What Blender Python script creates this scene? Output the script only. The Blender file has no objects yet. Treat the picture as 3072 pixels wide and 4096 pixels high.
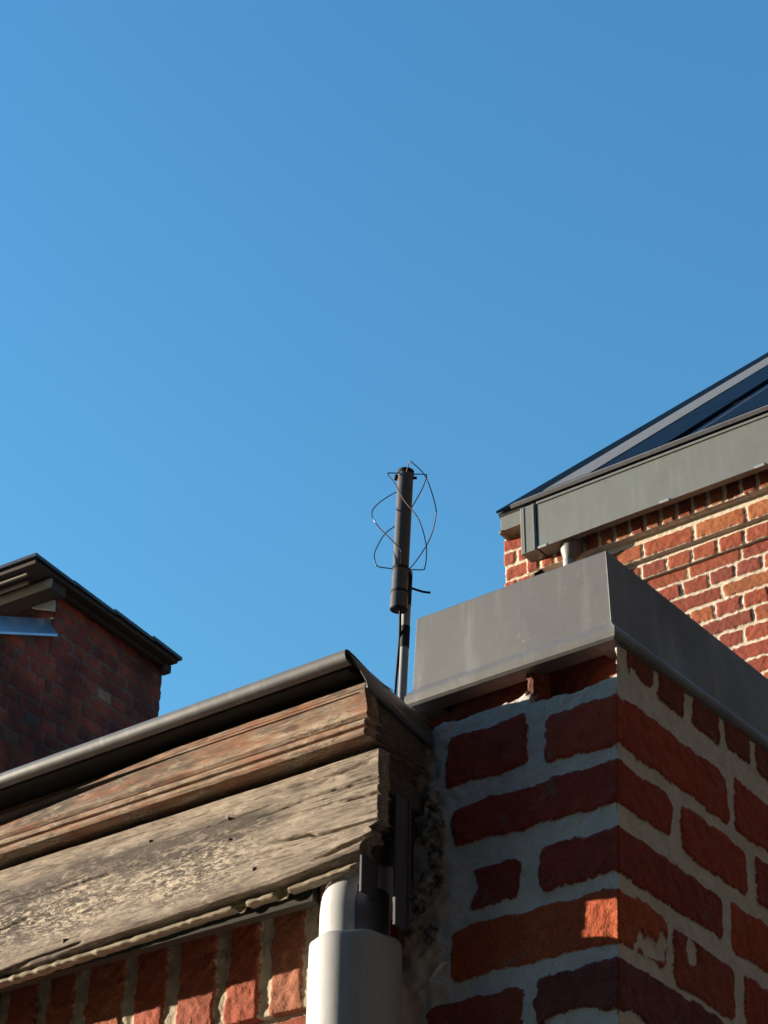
import bpy, bmesh, math, random
import numpy as np
from mathutils import Matrix, Vector

S = bpy.context.scene
C = S.collection
R = math.radians

# ------------------------------------------------------------------ camera
PIT, YAW, ROLL = R(34.36), R(36.74), R(1.04)
_right = Vector((math.cos(YAW), math.sin(YAW), 0))
_fh = Vector((-math.sin(YAW), math.cos(YAW), 0))
_z = Vector((0, 0, 1))
_fwd = _fh * math.cos(PIT) + _z * math.sin(PIT)
_up = -_fh * math.sin(PIT) + _z * math.cos(PIT)
_r2 = _right * math.cos(ROLL) + _up * math.sin(ROLL)
_u2 = -_right * math.sin(ROLL) + _up * math.cos(ROLL)
cam = bpy.data.cameras.new('camera')
cam.sensor_fit = 'VERTICAL'
cam.sensor_height = 36.0
cam.lens = 36.0 * 7476 / 4096
cam.clip_start = 0.05
cam.clip_end = 30000
cam.dof.use_dof = True
cam.dof.focus_distance = 4.2
cam.dof.aperture_fstop = 34
co = bpy.data.objects.new('camera', cam)
C.objects.link(co)
M = Matrix.Identity(4)
for i in range(3):
    M[i][0], M[i][1], M[i][2] = _r2[i], _u2[i], -_fwd[i]
M[0][3], M[1][3], M[2][3] = 0, 0, 1.6
co.matrix_world = M
S.camera = co

# ------------------------------------------------------------------ light
SUN_AZ_VEC = (-0.946, -0.325)          # low evening sun, grazing the front walls
SUN_EL = R(7.6)
W = bpy.data.worlds.new('World')
S.world = W
W.use_nodes = True
wn, wl = W.node_tree.nodes, W.node_tree.links
bg = wn['Background']
sky = wn.new('ShaderNodeTexSky')
sky.sky_type = 'NISHITA'
sky.sun_disc = False
sky.sun_elevation = SUN_EL
sky.sun_rotation = math.atan2(SUN_AZ_VEC[0], SUN_AZ_VEC[1])
sky.altitude = 100
sky.air_density = 2.1
sky.dust_density = 0.0
sky.ozone_density = 6.4
tint = wn.new('ShaderNodeMix')
tint.data_type = 'RGBA'
tint.blend_type = 'MULTIPLY'
tint.inputs[0].default_value = 1.0
tint.inputs[7].default_value = (0.84, 1.0, 1.02, 1)
wl.new(sky.outputs[0], tint.inputs[6])
wl.new(tint.outputs[2], bg.inputs[0])
bg.inputs[1].default_value = 0.15
sd_ = bpy.data.lights.new('sun', 'SUN')
sd_.energy = 3.9
sd_.angle = R(0.55)
sd_.color = (1.0, 0.86, 0.68)
so = bpy.data.objects.new('sun', sd_)
C.objects.link(so)
_sv = Vector((SUN_AZ_VEC[0] * math.cos(SUN_EL), SUN_AZ_VEC[1] * math.cos(SUN_EL), math.sin(SUN_EL)))
so.rotation_euler = _sv.to_track_quat('Z', 'Y').to_euler()
so.location = (0, 0, 20)
S.view_settings.view_transform = 'Standard'
S.view_settings.look = 'None'
S.view_settings.gamma = 1
S.view_settings.exposure = 1.68
S.cycles.max_bounces = 6

# ------------------------------------------------------------------ object helpers
def empty(name, loc, label, cat, group=None):
    o = bpy.data.objects.new(name, None)
    C.objects.link(o)
    o.location = loc
    o.empty_display_size = 0.1
    o['label'] = label
    o['category'] = cat
    if group:
        o['group'] = group
    return o

def world_loc(o):
    v = Vector(o.location)
    while o.parent:
        o = o.parent
        v = v + Vector(o.location)
    return v

def link(name, me, mat, parent=None, smooth=False, label=None):
    o = bpy.data.objects.new(name, me)
    C.objects.link(o)
    if mat:
        me.materials.append(mat)
    if smooth:
        me.polygons.foreach_set('use_smooth', [True] * len(me.polygons))
    if parent:
        o.parent = parent
        if parent.type == 'EMPTY':
            o.matrix_parent_inverse = Matrix.Translation(-world_loc(parent))
    if label:
        o['label'] = label
    return o

def npmesh(name, V, F):
    me = bpy.data.meshes.new(name)
    me.from_pydata([tuple(map(float, v)) for v in V], [], [tuple(map(int, f)) for f in F])
    me.update()
    return me

def fastgrid(name, P, extra_faces=None):
    """P: (nv, nu, 3) array -> grid mesh"""
    nv, nu = P.shape[:2]
    me = bpy.data.meshes.new(name)
    idx = np.arange(nv * nu).reshape(nv, nu)
    f = np.stack([idx[:-1, :-1], idx[:-1, 1:], idx[1:, 1:], idx[1:, :-1]], -1).reshape(-1, 4)
    me.vertices.add(nv * nu)
    me.vertices.foreach_set('co', P.reshape(-1).astype(np.float32))
    me.loops.add(f.size)
    me.loops.foreach_set('vertex_index', f.reshape(-1).astype(np.int32))
    me.polygons.add(len(f))
    me.polygons.foreach_set('loop_start', np.arange(0, f.size, 4, dtype=np.int32))
    me.polygons.foreach_set('loop_total', np.full(len(f), 4, dtype=np.int32))
    me.update(calc_edges=True)
    me.validate()
    return me

def bm_box(bm, lo, hi, bev=0.0, segs=2, xf=None):
    x0, y0, z0 = lo
    x1, y1, z1 = hi
    vs = [bm.verts.new(p) for p in ((x0, y0, z0), (x1, y0, z0), (x1, y1, z0), (x0, y1, z0),
                                     (x0, y0, z1), (x1, y0, z1), (x1, y1, z1), (x0, y1, z1))]
    fs = [bm.faces.new([vs[i] for i in q]) for q in ((3, 2, 1, 0), (4, 5, 6, 7), (0, 1, 5, 4), (1, 2, 6, 5), (2, 3, 7, 6), (3, 0, 4, 7))]
    if bev:
        es = list({e for f in fs for e in f.edges})
        r = bmesh.ops.bevel(bm, geom=es, offset=bev, segments=segs, affect='EDGES', profile=0.6)
        vs = list({v for f in r['faces'] for v in f.verts} | {v for v in vs if v.is_valid})
    if xf:
        for v in vs:
            if v.is_valid:
                v.co = xf(v.co)
    return vs

def bm_done(bm, name):
    me = bpy.data.meshes.new(name)
    bmesh.ops.recalc_face_normals(bm, faces=bm.faces)
    bm.to_mesh(me)
    bm.free()
    return me

def box_me(name, lo, hi, bev=0.0, xf=None):
    bm = bmesh.new()
    bm_box(bm, lo, hi, bev, 2, xf)
    return bm_done(bm, name)

def tube_into(bm, pts, rad, n=12, caps=True):
    pts = [Vector(p) for p in pts]
    rr = rad if isinstance(rad, (list, tuple)) else [rad] * len(pts)
    rings = []
    t0 = (pts[1] - pts[0]).normalized()
    ref = Vector((0, 0, 1)) if abs(t0.z) < 0.9 else Vector((1, 0, 0))
    a = t0.cross(ref).normalized()
    for i, p in enumerate(pts):
        t = (pts[min(i + 1, len(pts) - 1)] - pts[max(i - 1, 0)]).normalized()
        a = (a - t * a.dot(t)).normalized()
        b = t.cross(a)
        rings.append([bm.verts.new(p + (a * math.cos(2 * math.pi * k / n) + b * math.sin(2 * math.pi * k / n)) * rr[i]) for k in range(n)])
    for r0, r1 in zip(rings, rings[1:]):
        for k in range(n):
            f = bm.faces.new([r0[k], r0[(k + 1) % n], r1[(k + 1) % n], r1[k]])
            f.smooth = True
    if caps:
        bm.faces.new(rings[0][::-1])
        bm.faces.new(rings[-1])

def tube_me(name, pts, rad, n=12, caps=True):
    bm = bmesh.new()
    tube_into(bm, pts, rad, n, caps)
    me = bpy.data.meshes.new(name)
    bm.to_mesh(me)
    bm.free()
    me.set_sharp_from_angle(angle=R(50))
    return me

def sweep_me(name, prof, x0, x1, thick_close=True):
    """closed (y,z) profile extruded along X"""
    n = len(prof)
    V = [(x0, p[0], p[1]) for p in prof] + [(x1, p[0], p[1]) for p in prof]
    F = [(i, (i + 1) % n, n + (i + 1) % n, n + i) for i in range(n)]
    F += [tuple(range(n))[::-1], tuple(range(n, 2 * n))]
    me = npmesh(name, V, F)
    bm = bmesh.new()
    bm.from_mesh(me)
    bmesh.ops.recalc_face_normals(bm, faces=bm.faces)
    bm.to_mesh(me)
    bm.free()
    return me

# ------------------------------------------------------------------ noise on arrays
def vnoise(u, v, scale, seed):
    """smooth value noise in [-1,1]; scale = cell size"""
    rs = np.random.RandomState(seed)
    T = rs.rand(256, 256) * 2 - 1
    a, b = u / scale + 37.3, v / scale + 11.7
    i, j = np.floor(a).astype(int), np.floor(b).astype(int)
    f, g = a - i, b - j
    f, g = f * f * (3 - 2 * f), g * g * (3 - 2 * g)
    i0, i1, j0, j1 = i % 256, (i + 1) % 256, j % 256, (j + 1) % 256
    return (T[i0, j0] * (1 - f) * (1 - g) + T[i1, j0] * f * (1 - g) + T[i0, j1] * (1 - f) * g + T[i1, j1] * f * g)

def sstep(a, b, x):
    t = np.clip((x - a) / (b - a), 0, 1)
    return t * t * (3 - 2 * t)

# ------------------------------------------------------------------ node helpers
def mat(name, rough=0.8, metal=0.0, base=(0.5, 0.5, 0.5)):
    m = bpy.data.materials.new(name)
    m.use_nodes = True
    b = m.node_tree.nodes['Principled BSDF']
    b.inputs['Base Color'].default_value = (*base, 1)
    b.inputs['Roughness'].default_value = rough
    b.inputs['Metallic'].default_value = metal
    return m, m.node_tree.nodes, m.node_tree.links, b

class NT:
    def __init__(s, m):
        s.n, s.l = m.node_tree.nodes, m.node_tree.links
        s.tc = s.n.new('ShaderNodeTexCoord').outputs['Object']
    def set(s, sock, v):
        if hasattr(v, 'links'):
            s.l.new(v, sock)
        elif isinstance(v, tuple) and len(v) == 3 and sock.type == 'RGBA':
            sock.default_value = (*v, 1)
        else:
            sock.default_value = v
    def mapping(s, sc, rot=(0, 0, 0)):
        k = s.n.new('ShaderNodeMapping')
        k.inputs['Scale'].default_value = sc
        k.inputs['Rotation'].default_value = rot
        s.l.new(s.tc, k.inputs[0])
        return k.outputs[0]
    def noise(s, scale, detail=4, rough=0.55, vec=None, dist=0.0):
        k = s.n.new('ShaderNodeTexNoise')
        k.inputs['Scale'].default_value = scale
        k.inputs['Detail'].default_value = detail
        k.inputs['Roughness'].default_value = rough
        k.inputs['Distortion'].default_value = dist
        s.l.new(vec if vec else s.tc, k.inputs['Vector'])
        return k.outputs[0]
    def rng(s, x, a, b, c=0.0, d=1.0):
        k = s.n.new('ShaderNodeMapRange')
        s.set(k.inputs[0], x)
        for i, v in enumerate((a, b, c, d)):
            k.inputs[i + 1].default_value = v
        return k.outputs[0]
    def mix(s, f, a, b, mode='MIX'):
        k = s.n.new('ShaderNodeMix')
        k.data_type = 'RGBA'
        k.blend_type = mode
        s.set(k.inputs[0], f)
        s.set(k.inputs[6], a)
        s.set(k.inputs[7], b)
        return k.outputs[2]
    def math(s, op, a, b=0.0):
        k = s.n.new('ShaderNodeMath')
        k.operation = op
        s.set(k.inputs[0], a)
        s.set(k.inputs[1], b)
        return k.outputs[0]
    def bump(s, h, strength, dist, bsdf):
        k = s.n.new('ShaderNodeBump')
        k.inputs['Strength'].default_value = strength
        k.inputs['Distance'].default_value = dist
        s.l.new(h, k.inputs['Height'])
        s.l.new(k.outputs[0], bsdf.inputs['Normal'])
    def attr(s, name):
        k = s.n.new('ShaderNodeAttribute')
        k.attribute_name = name
        return k

# ------------------------------------------------------------------ brick
def brick_mat(name, mortar=(0.46, 0.41, 0.34), mortar_dark=(0.30, 0.27, 0.23), edge=0.0012, grain=1.0, lichen=0.0, grime=0.0):
    m, n, l, b = mat(name, 0.92)
    t = NT(m)
    sdv = t.attr('sd').outputs['Fac']
    bc = t.attr('bc').outputs['Color']
    e1 = t.noise(230 * grain, 5, 0.7)
    sdn = t.math('ADD', sdv, t.math('MULTIPLY', t.math('SUBTRACT', e1, 0.5), edge * 13))
    mask = t.rng(sdn, -edge, edge)
    big = t.noise(14 * grain, 5, 0.6)
    mid = t.noise(60 * grain, 5, 0.65)
    fine = t.noise(420 * grain, 2, 0.6)
    c = t.mix(t.rng(big, 0.35, 0.7), bc, t.mix(1.0, bc, (0.80, 0.66, 0.60), 'MULTIPLY'))
    c = t.mix(t.rng(mid, 0.50, 0.72, 0, 0.55), c, t.mix(1.0, c, (1.35, 1.5, 1.45), 'MULTIPLY'))
    c = t.mix(t.rng(mid, 0.46, 0.30, 0, 0.6), c, t.mix(1.0, c, (0.55, 0.5, 0.55), 'MULTIPLY'))
    c = t.mix(t.rng(fine, 0.42, 0.32, 0, 0.85), c, (0.02, 0.012, 0.01))
    c = t.mix(t.rng(fine, 0.62, 0.70, 0, 0.5), c, t.mix(1.0, c, (1.9, 2.2, 2.2), 'MULTIPLY'))
    if lichen:
        lc = t.math('MULTIPLY', t.rng(t.noise(24, 6, 0.75), 0.60, 0.66), lichen)
        c = t.mix(lc, c, (0.16, 0.17, 0.13))
    mo = t.mix(t.rng(t.noise(30 * grain, 5, 0.65), 0.35, 0.7), mortar, mortar_dark)
    mo = t.mix(t.rng(fine, 0.42, 0.3, 0, 0.5), mo, (0.14, 0.12, 0.1))
    c = t.mix(mask, mo, c)
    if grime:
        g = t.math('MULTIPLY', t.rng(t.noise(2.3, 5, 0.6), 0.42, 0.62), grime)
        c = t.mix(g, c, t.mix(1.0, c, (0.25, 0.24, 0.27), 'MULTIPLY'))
    l.new(c, b.inputs['Base Color'])
    h = t.math('ADD', t.math('MULTIPLY', fine, 0.45), t.math('ADD', t.math('MULTIPLY', mid, 0.9), t.math('MULTIPLY', mask, 0.5)))
    t.bump(h, 0.8, 0.0024 / grain, b)
    return m

def brick_wall(name, path, z0, z1, res, bricks, parent, material, recess=0.003, ztop=None, under=0.0, seed=1,
               patches=(), warp=0.0025, label=None, bump_amp=0.0012, soft=0.003, extra=None, lean=None):
    """bricks: (u0,u1,v0,v1,(r,g,b),corner_radius,lift). Grid follows the plan polyline."""
    pts = [np.array(p, float) for p in path]
    seg = [np.linalg.norm(b - a) for a, b in zip(pts, pts[1:])]
    cum = np.concatenate([[0], np.cumsum(seg)])
    us = [0.0]
    for i, L in enumerate(seg):
        n = max(2, int(round(L / res)))
        us += list(cum[i] + np.linspace(0, L, n + 1)[1:])
    us = np.array(us)
    nv = max(2, int(round((z1 - z0) / res))) + 1
    vs = np.linspace(0, 1, nv)
    pos = np.zeros((len(us), 2)); nor = np.zeros((len(us), 2))
    for k, u in enumerate(us):
        i = min(int(np.searchsorted(cum, u - 1e-9) - 1), len(seg) - 1)
        i = max(i, 0)
        d = (pts[i + 1] - pts[i]) / seg[i]
        pos[k] = pts[i] + d * (u - cum[i])
        nn = np.array([d[1], -d[0]])
        if abs(u - cum[i + 1]) < 1e-6 and i + 1 < len(seg):
            d2 = (pts[i + 2] - pts[i + 1]) / seg[i + 1]
            n2 = np.array([d2[1], -d2[0]])
            s = nn + n2
            nn = s / max(1e-6, (1 + nn @ n2))
        nor[k] = nn
    U = np.repeat(us[None, :], nv, 0)
    top = np.full(len(us), z1) if ztop is None else np.array([ztop(u) for u in us])
    Zc = z0 + vs[:, None] * (top - z0)[None, :]
    Uw = U + vnoise(U, Zc, 0.018, seed) * warp + vnoise(U, Zc, 0.006, seed + 1) * warp * 0.5
    Vw = Zc + vnoise(U, Zc, 0.021, seed + 2) * warp + vnoise(U, Zc, 0.007, seed + 3) * warp * 0.5
    sd = np.full(U.shape, -0.02)
    bc = np.zeros(U.shape + (3,)) + np.array([0.25, 0.06, 0.035])
    lift = np.zeros(U.shape)
    rs = np.random.RandomState(seed + 9)
    for (u0, u1, v0, v1, col, rad, lf) in bricks:
        pad = 0.02
        ui = np.where((us > u0 - pad) & (us < u1 + pad))[0]
        if len(ui) == 0:
            continue
        sl = slice(ui[0], ui[-1] + 1)
        cu, cv, hu, hv = (u0 + u1) / 2, (v0 + v1) / 2, (u1 - u0) / 2, (v1 - v0) / 2
        rad = min(rad, hu * 0.9, hv * 0.9)
        tilt = (rs.rand() - 0.5) * 0.06
        A = Uw[:, sl] - cu
        B = Vw[:, sl] - cv
        B = B - A * tilt * 0.5
        qx, qy = np.abs(A) - hu + rad, np.abs(B) - hv + rad
        s = -(np.sqrt(np.maximum(qx, 0) ** 2 + np.maximum(qy, 0) ** 2) + np.minimum(np.maximum(qx, qy), 0) - rad)
        m_ = s > sd[:, sl]
        sd[:, sl][m_] = s[m_]
        bc[:, sl][m_] = col
        lift[:, sl][m_] = lf + (A * (rs.rand() - .5) * 0.02 + B * (rs.rand() - .5) * 0.04)[m_]
    for (cu, cv, ru, rv) in patches:
        q = np.sqrt(((U - cu) / ru) ** 2 + ((Zc - cv) / rv) ** 2) - 1
        q = q * min(ru, rv) + vnoise(U, Zc, 0.009, seed + 5) * 0.004 + vnoise(U, Zc, 0.02, seed + 6) * 0.004
        sd = np.minimum(sd, q)
    on = sstep(-0.0005, soft, sd)
    disp = -recess * (1 - on) + lift * on
    disp += vnoise(U, Zc, 0.012, seed + 7) * bump_amp + vnoise(U, Zc, 0.005, seed + 8) * bump_amp * 0.5
    if extra is not None:
        disp = disp + extra(U, Zc, sd)
    P = np.zeros(U.shape + (3,))
    P[..., 0] = pos[None, :, 0] + nor[None, :, 0] * disp
    P[..., 1] = pos[None, :, 1] + nor[None, :, 1] * disp
    P[..., 2] = Zc
    if lean is not None:
        P[..., 0] += lean(U, Zc)
    if under:
        low = P[0].copy()
        low[:, 0] -= nor[:, 0] * under
        low[:, 1] -= nor[:, 1] * under
        P = np.concatenate([low[None], P], 0)
        sd = np.concatenate([sd[:1], sd], 0)
        bc = np.concatenate([bc[:1], bc], 0)
    me = fastgrid(name, P)
    a = me.attributes.new('sd', 'FLOAT', 'POINT')
    a.data.foreach_set('value', sd.reshape(-1).astype(np.float32))
    a = me.attributes.new('bc', 'FLOAT_COLOR', 'POINT')
    a.data.foreach_set('color', np.concatenate([bc, np.ones(bc.shape[:2] + (1,))], -1).reshape(-1).astype(np.float32))
    return link(name, me, material, parent, True, label)

REDS = [(0.35, 0.082, 0.034), (0.33, 0.072, 0.032), (0.29, 0.058, 0.03), (0.38, 0.105, 0.04), (0.40, 0.13, 0.045), (0.27, 0.06, 0.034)]
ODD = [(0.30, 0.21, 0.13), (0.16, 0.13, 0.10), (0.36, 0.22, 0.13)]

def bond(u0, u1, zb, ztop, course, seed, joint=0.012, first=0, odd=0.12, rad=0.006, lift=0.0015, colors=REDS, phase=0.0):
    """alternating stretcher and header courses from z=zb up"""
    rnd = random.Random(seed)
    out = []
    k = first
    z = zb
    while z < ztop:
        L = 0.24 if k % 2 == 0 else 0.12
        off = phase + (0.0 if k % 4 == 0 else 0.06 if k % 2 else 0.12)
        u = u0 - off - 0.24
        while u < u1:
            w = L + rnd.uniform(-0.004, 0.004)
            if k % 2 == 1 and rnd.random() < 0.12:
                w = 0.24
            c = rnd.choice(ODD) if (rnd.random() < odd and w < 0.2) else rnd.choice(colors)
            s = rnd.uniform(0.8, 1.15)
            c = tuple(x * s for x in c)
            out.append((u + joint / 2, u + w - joint / 2 + rnd.uniform(-0.002, 0.002), z + joint / 2 + rnd.uniform(-0.002, 0.002),
                        z + course - joint / 2 + rnd.uniform(-0.002, 0.002), c, rad, rnd.uniform(-lift, lift)))
            u += w
        z += course
        k += 1
    return out

# ------------------------------------------------------------------ other materials
def zinc_mat(name, base=(0.30, 0.30, 0.29), metal=0.35, rough=0.48, streak=0.5, lightc=(0.44, 0.44, 0.42)):
    m, n, l, b = mat(name, rough, metal)
    t = NT(m)
    st = t.noise(1.0, 4, 0.6, t.mapping((34, 34, 3.2)))
    bl = t.noise(7, 5, 0.6)
    fi = t.noise(160, 3, 0.6)
    c = t.mix(t.rng(bl, 0.3, 0.7), base, tuple(x * 0.72 for x in base))
    c = t.mix(t.math('MULTIPLY', t.rng(st, 0.52, 0.72), streak), c, lightc)
    c = t.mix(t.rng(fi, 0.3, 0.7, 0, 0.25), c, tuple(x * 0.6 for x in base))
    c = t.mix(t.rng(t.noise(55, 4, 0.7), 0.66, 0.74, 0, 0.5), c, (0.5, 0.5, 0.47))
    l.new(c, b.inputs['Base Color'])
    l.new(t.rng(bl, 0.3, 0.7, rough - 0.08, rough + 0.14), b.inputs['Roughness'])
    t.bump(t.noise(9, 3, 0.5), 0.25, 0.006, b)
    return m

def wood_mat(name, pale=(0.46, 0.36, 0.25), mid=(0.27, 0.19, 0.125), dark=(0.085, 0.06, 0.045), red=0.0, green=0.25, worn=False):
    m, n, l, b = mat(name, 0.9)
    t = NT(m)
    grain = t.noise(3.0, 6, 0.7, t.mapping((7, 75, 75)), 0.5)
    fib = t.noise(9.0, 5, 0.75, t.mapping((5, 80, 80)))
    flake = t.noise(2.1, 6, 0.78, t.mapping((30, 105, 105)), 0.9)
    big = t.noise(2.6, 5, 0.65, t.mapping((2.4, 11, 11)))
    c = t.mix(t.rng(grain, 0.34, 0.62), mid, pale)
    c = t.mix(t.rng(big, 0.48, 0.66, 0, 0.45), c, t.mix(t.rng(fib, 0.35, 0.65), dark, mid))
    if worn:
        dirt_shade, fl = t.attr('dirt_shade').outputs['Fac'], t.attr('flake').outputs['Fac']
        hair = t.noise(4.0, 5, 0.7, t.mapping((5, 150, 150)), 0.6)
        patch = t.noise(2.4, 6, 0.75, t.mapping((11, 40, 40)), 0.5)
        fine = t.noise(2.0, 6, 0.8, t.mapping((32, 125, 125)), 1.0)
        c = t.mix(t.rng(hair, 0.475, 0.40, 0, 0.9), c, (0.075, 0.055, 0.043))
        c = t.mix(t.rng(patch, 0.54, 0.62, 0, 0.7), c, (0.16, 0.135, 0.11))
        c = t.mix(t.rng(patch, 0.45, 0.38, 0, 0.7), c, (0.56, 0.47, 0.37))
        dk = t.math('MULTIPLY', dirt_shade, t.rng(patch, 0.38, 0.50, 0.25, 1.0))
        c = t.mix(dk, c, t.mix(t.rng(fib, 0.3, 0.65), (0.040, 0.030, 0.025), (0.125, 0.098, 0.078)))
        c = t.mix(t.math('MULTIPLY', fl, t.rng(fine, 0.50, 0.45)), c, (0.070, 0.053, 0.042))
        c = t.mix(t.math('MULTIPLY', fl, t.rng(fine, 0.52, 0.56)), c, (0.72, 0.61, 0.47))
    else:
        c = t.mix(t.rng(flake, 0.56, 0.62, 0, 0.6), c, tuple(min(1, x * 1.25) for x in pale))
        c = t.mix(t.rng(flake, 0.42, 0.34, 0, 0.8), c, dark)
    c = t.mix(t.rng(fib, 0.42, 0.28, 0, 0.7), c, dark)
    if red:
        c = t.mix(t.math('MULTIPLY', t.rng(t.noise(1.6, 5, 0.7, t.mapping((6, 30, 30))), 0.45, 0.6), red), c, (0.36, 0.12, 0.05))
    if green:
        c = t.mix(t.math('MULTIPLY', t.rng(t.noise(3.4, 5, 0.7, t.mapping((5, 14, 14))), 0.6, 0.7), green), c, (0.16, 0.17, 0.09))
    l.new(c, b.inputs['Base Color'])
    h = t.math('ADD', t.math('MULTIPLY', fib, 0.7), t.math('MULTIPLY', flake, 0.8))
    if worn:
        h = t.math('ADD', h, t.math('MULTIPLY', fine, 1.4))
    t.bump(h, 0.6, 0.0017, b)
    return m

M_zinc = zinc_mat('weathered_zinc', (0.215, 0.218, 0.220), 0.3, 0.5, 0.55, (0.33, 0.33, 0.32))
M_zinc_dark = zinc_mat('dull_dark_zinc', (0.14, 0.14, 0.16), 0.4, 0.42, 0.2)
M_gutter = zinc_mat('grey_green_gutter_metal', (0.235, 0.235, 0.205), 0.25, 0.5, 0.25, (0.33, 0.33, 0.29))
M_fascia = wood_mat('weathered_board', (0.45, 0.37, 0.29), (0.29, 0.23, 0.175), worn=True)
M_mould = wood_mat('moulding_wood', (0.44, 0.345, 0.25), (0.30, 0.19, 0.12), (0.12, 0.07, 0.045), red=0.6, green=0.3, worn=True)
M_endwood = wood_mat('shaded_end_wood', (0.16, 0.13, 0.11), (0.05, 0.036, 0.028), (0.015, 0.011, 0.01))
M_shade_wood = wood_mat('shade_black_wood', (0.035, 0.032, 0.022), (0.02, 0.018, 0.013), (0.008, 0.007, 0.006), green=0.0)  # deep shade of the eave put into the near-black wood colour
M_near = brick_mat('near_brick', mortar=(0.68, 0.655, 0.61), mortar_dark=(0.54, 0.525, 0.49), edge=0.0007, lichen=0.5)
M_sold = brick_mat('soldier_brick', mortar=(0.60, 0.50, 0.36), mortar_dark=(0.36, 0.29, 0.2), edge=0.0009)
M_right = brick_mat('house_brick', mortar=(0.74, 0.62, 0.47), mortar_dark=(0.58, 0.48, 0.36), edge=0.0014, grain=0.7)
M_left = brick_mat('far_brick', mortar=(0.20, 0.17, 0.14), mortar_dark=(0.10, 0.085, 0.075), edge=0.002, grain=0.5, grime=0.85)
M_pipe, n_, l_, b_ = mat('grey_plastic_pipe', 0.6)
t_ = NT(M_pipe)
c_ = t_.mix(t_.rng(t_.noise(9, 5, 0.6), 0.35, 0.7), (0.50, 0.505, 0.505), (0.42, 0.425, 0.425))
c_ = t_.mix(t_.rng(t_.noise(75, 3, 0.7), 0.69, 0.74, 0, 0.7), c_, (0.05, 0.05, 0.045))
c_ = t_.mix(t_.rng(t_.noise(2.0, 5, 0.7, t_.mapping((60, 60, 9))), 0.55, 0.75, 0, 0.35), c_, (0.25, 0.235, 0.20))
l_.new(c_, b_.inputs['Base Color'])
M_tube, n_, l_, b_ = mat('dark_plastic_tube', 0.42)
t_ = NT(M_tube)
l_.new(t_.mix(t_.rng(t_.noise(30, 4, 0.6), 0.3, 0.7), (0.105, 0.09, 0.082), (0.07, 0.06, 0.058)), b_.inputs['Base Color'])
M_wire = mat('dark_copper_wire', 0.35, 0.8, (0.10, 0.055, 0.04))[0]
M_black = mat('black_rubber', 0.8, 0, (0.012, 0.012, 0.014))[0]
M_mast = mat('grey_mast_pipe', 0.5, 0.0, (0.30, 0.30, 0.31))[0]
M_dark = mat('dark_interior', 0.95, 0, (0.03, 0.025, 0.022))[0]
M_felt = mat('roofing_felt', 0.95, 0, (0.06, 0.06, 0.06))[0]
M_rust = mat('rusty_nail', 0.8, 0.2, (0.20, 0.14, 0.11))[0]
M_nail = mat('galvanised_nail', 0.5, 0.6, (0.45, 0.43, 0.4))[0]

# ------------------------------------------------------------------ ground
def sheet(name, pts, m):
    me = npmesh(name, pts, [tuple(range(len(pts)))])
    o = link(name, me, m)
    o['kind'] = 'structure'
    return o
M_ground, n_, l_, b_ = mat('ground_paving', 0.95)
t_ = NT(M_ground)
l_.new(t_.mix(t_.rng(t_.noise(1.3, 6, 0.6), 0.35, 0.65), (0.10, 0.095, 0.085), (0.06, 0.065, 0.05)), b_.inputs['Base Color'])
sheet('ground', [(-3000, -3000, 0), (3000, -3000, 0), (3000, 3000, 0), (-3000, 3000, 0)], M_ground)

# ================================================================== near outbuilding
YP = 1.65                      # plane of the pier and of the front wall
XC = -0.913                    # outer corner of the pier
OB = empty('outbuilding', (-2.4, 1.65, 0), 'low brick outbuilding with weathered wooden cornice board under a grey metal roof edge', 'outbuilding')

# --- front wall with a soldier course
def soldiers():
    J = [-2.74, -2.66, -2.585, -2.51, -2.43, -2.355, -2.275, -2.2, -2.12, -2.045, -1.97, -1.895, -1.85, -1.778, -1.706, -1.623, -1.547, -1.467, -1.399, -1.331, -1.262, -1.19]
    rnd = random.Random(4)
    cols = {-1.778: (0.34, 0.085, 0.035), -1.706: (0.42, 0.125, 0.05), -1.623: (0.36, 0.08, 0.035), -1.547: (0.34, 0.085, 0.04), -1.467: (0.33, 0.07, 0.03), -1.399: (0.34, 0.12, 0.06)}
    out = []
    for a, b in zip(J, J[1:]):
        g = 0.0100 + rnd.uniform(-0.001, 0.002)
        out.append((a + 2.75 + g, b + 2.75 - g, 2.340 + rnd.uniform(-0.004, 0.004), 2.56, cols.get(a, rnd.choice(REDS)), 0.006, rnd.uniform(-0.002, 0.003)))
    return out
brick_wall('soldier_course', [(-2.75, YP), (-1.19, YP)], 2.352, 2.50, 0.0022, soldiers(), OB, M_sold, recess=0.0042, under=0.02,
           seed=21, warp=0.0035, bump_amp=0.0012, soft=0.002)
brick_wall('front_wall', [(-4.5, YP + 0.012), (-1.19, YP + 0.012)], 0.0, 2.352, 0.012,
           bond(0, 3.4, 2.352 - 31 * 0.0765, 2.35, 0.0765, 5), OB, M_sold, recess=0.005, seed=22)
brick_wall('front_wall', [(-4.5, YP + 0.001), (-2.75, YP + 0.001)], 2.352, 2.50, 0.012,
           bond(0, 1.9, 2.352, 2.5, 0.0765, 6), OB, M_sold, recess=0.005, seed=23)
link('wall_core', box_me('wall_core', (-4.48, YP + 0.04, 0), (-1.17, YP + 0.24, 2.655)), M_dark, OB)

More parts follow.
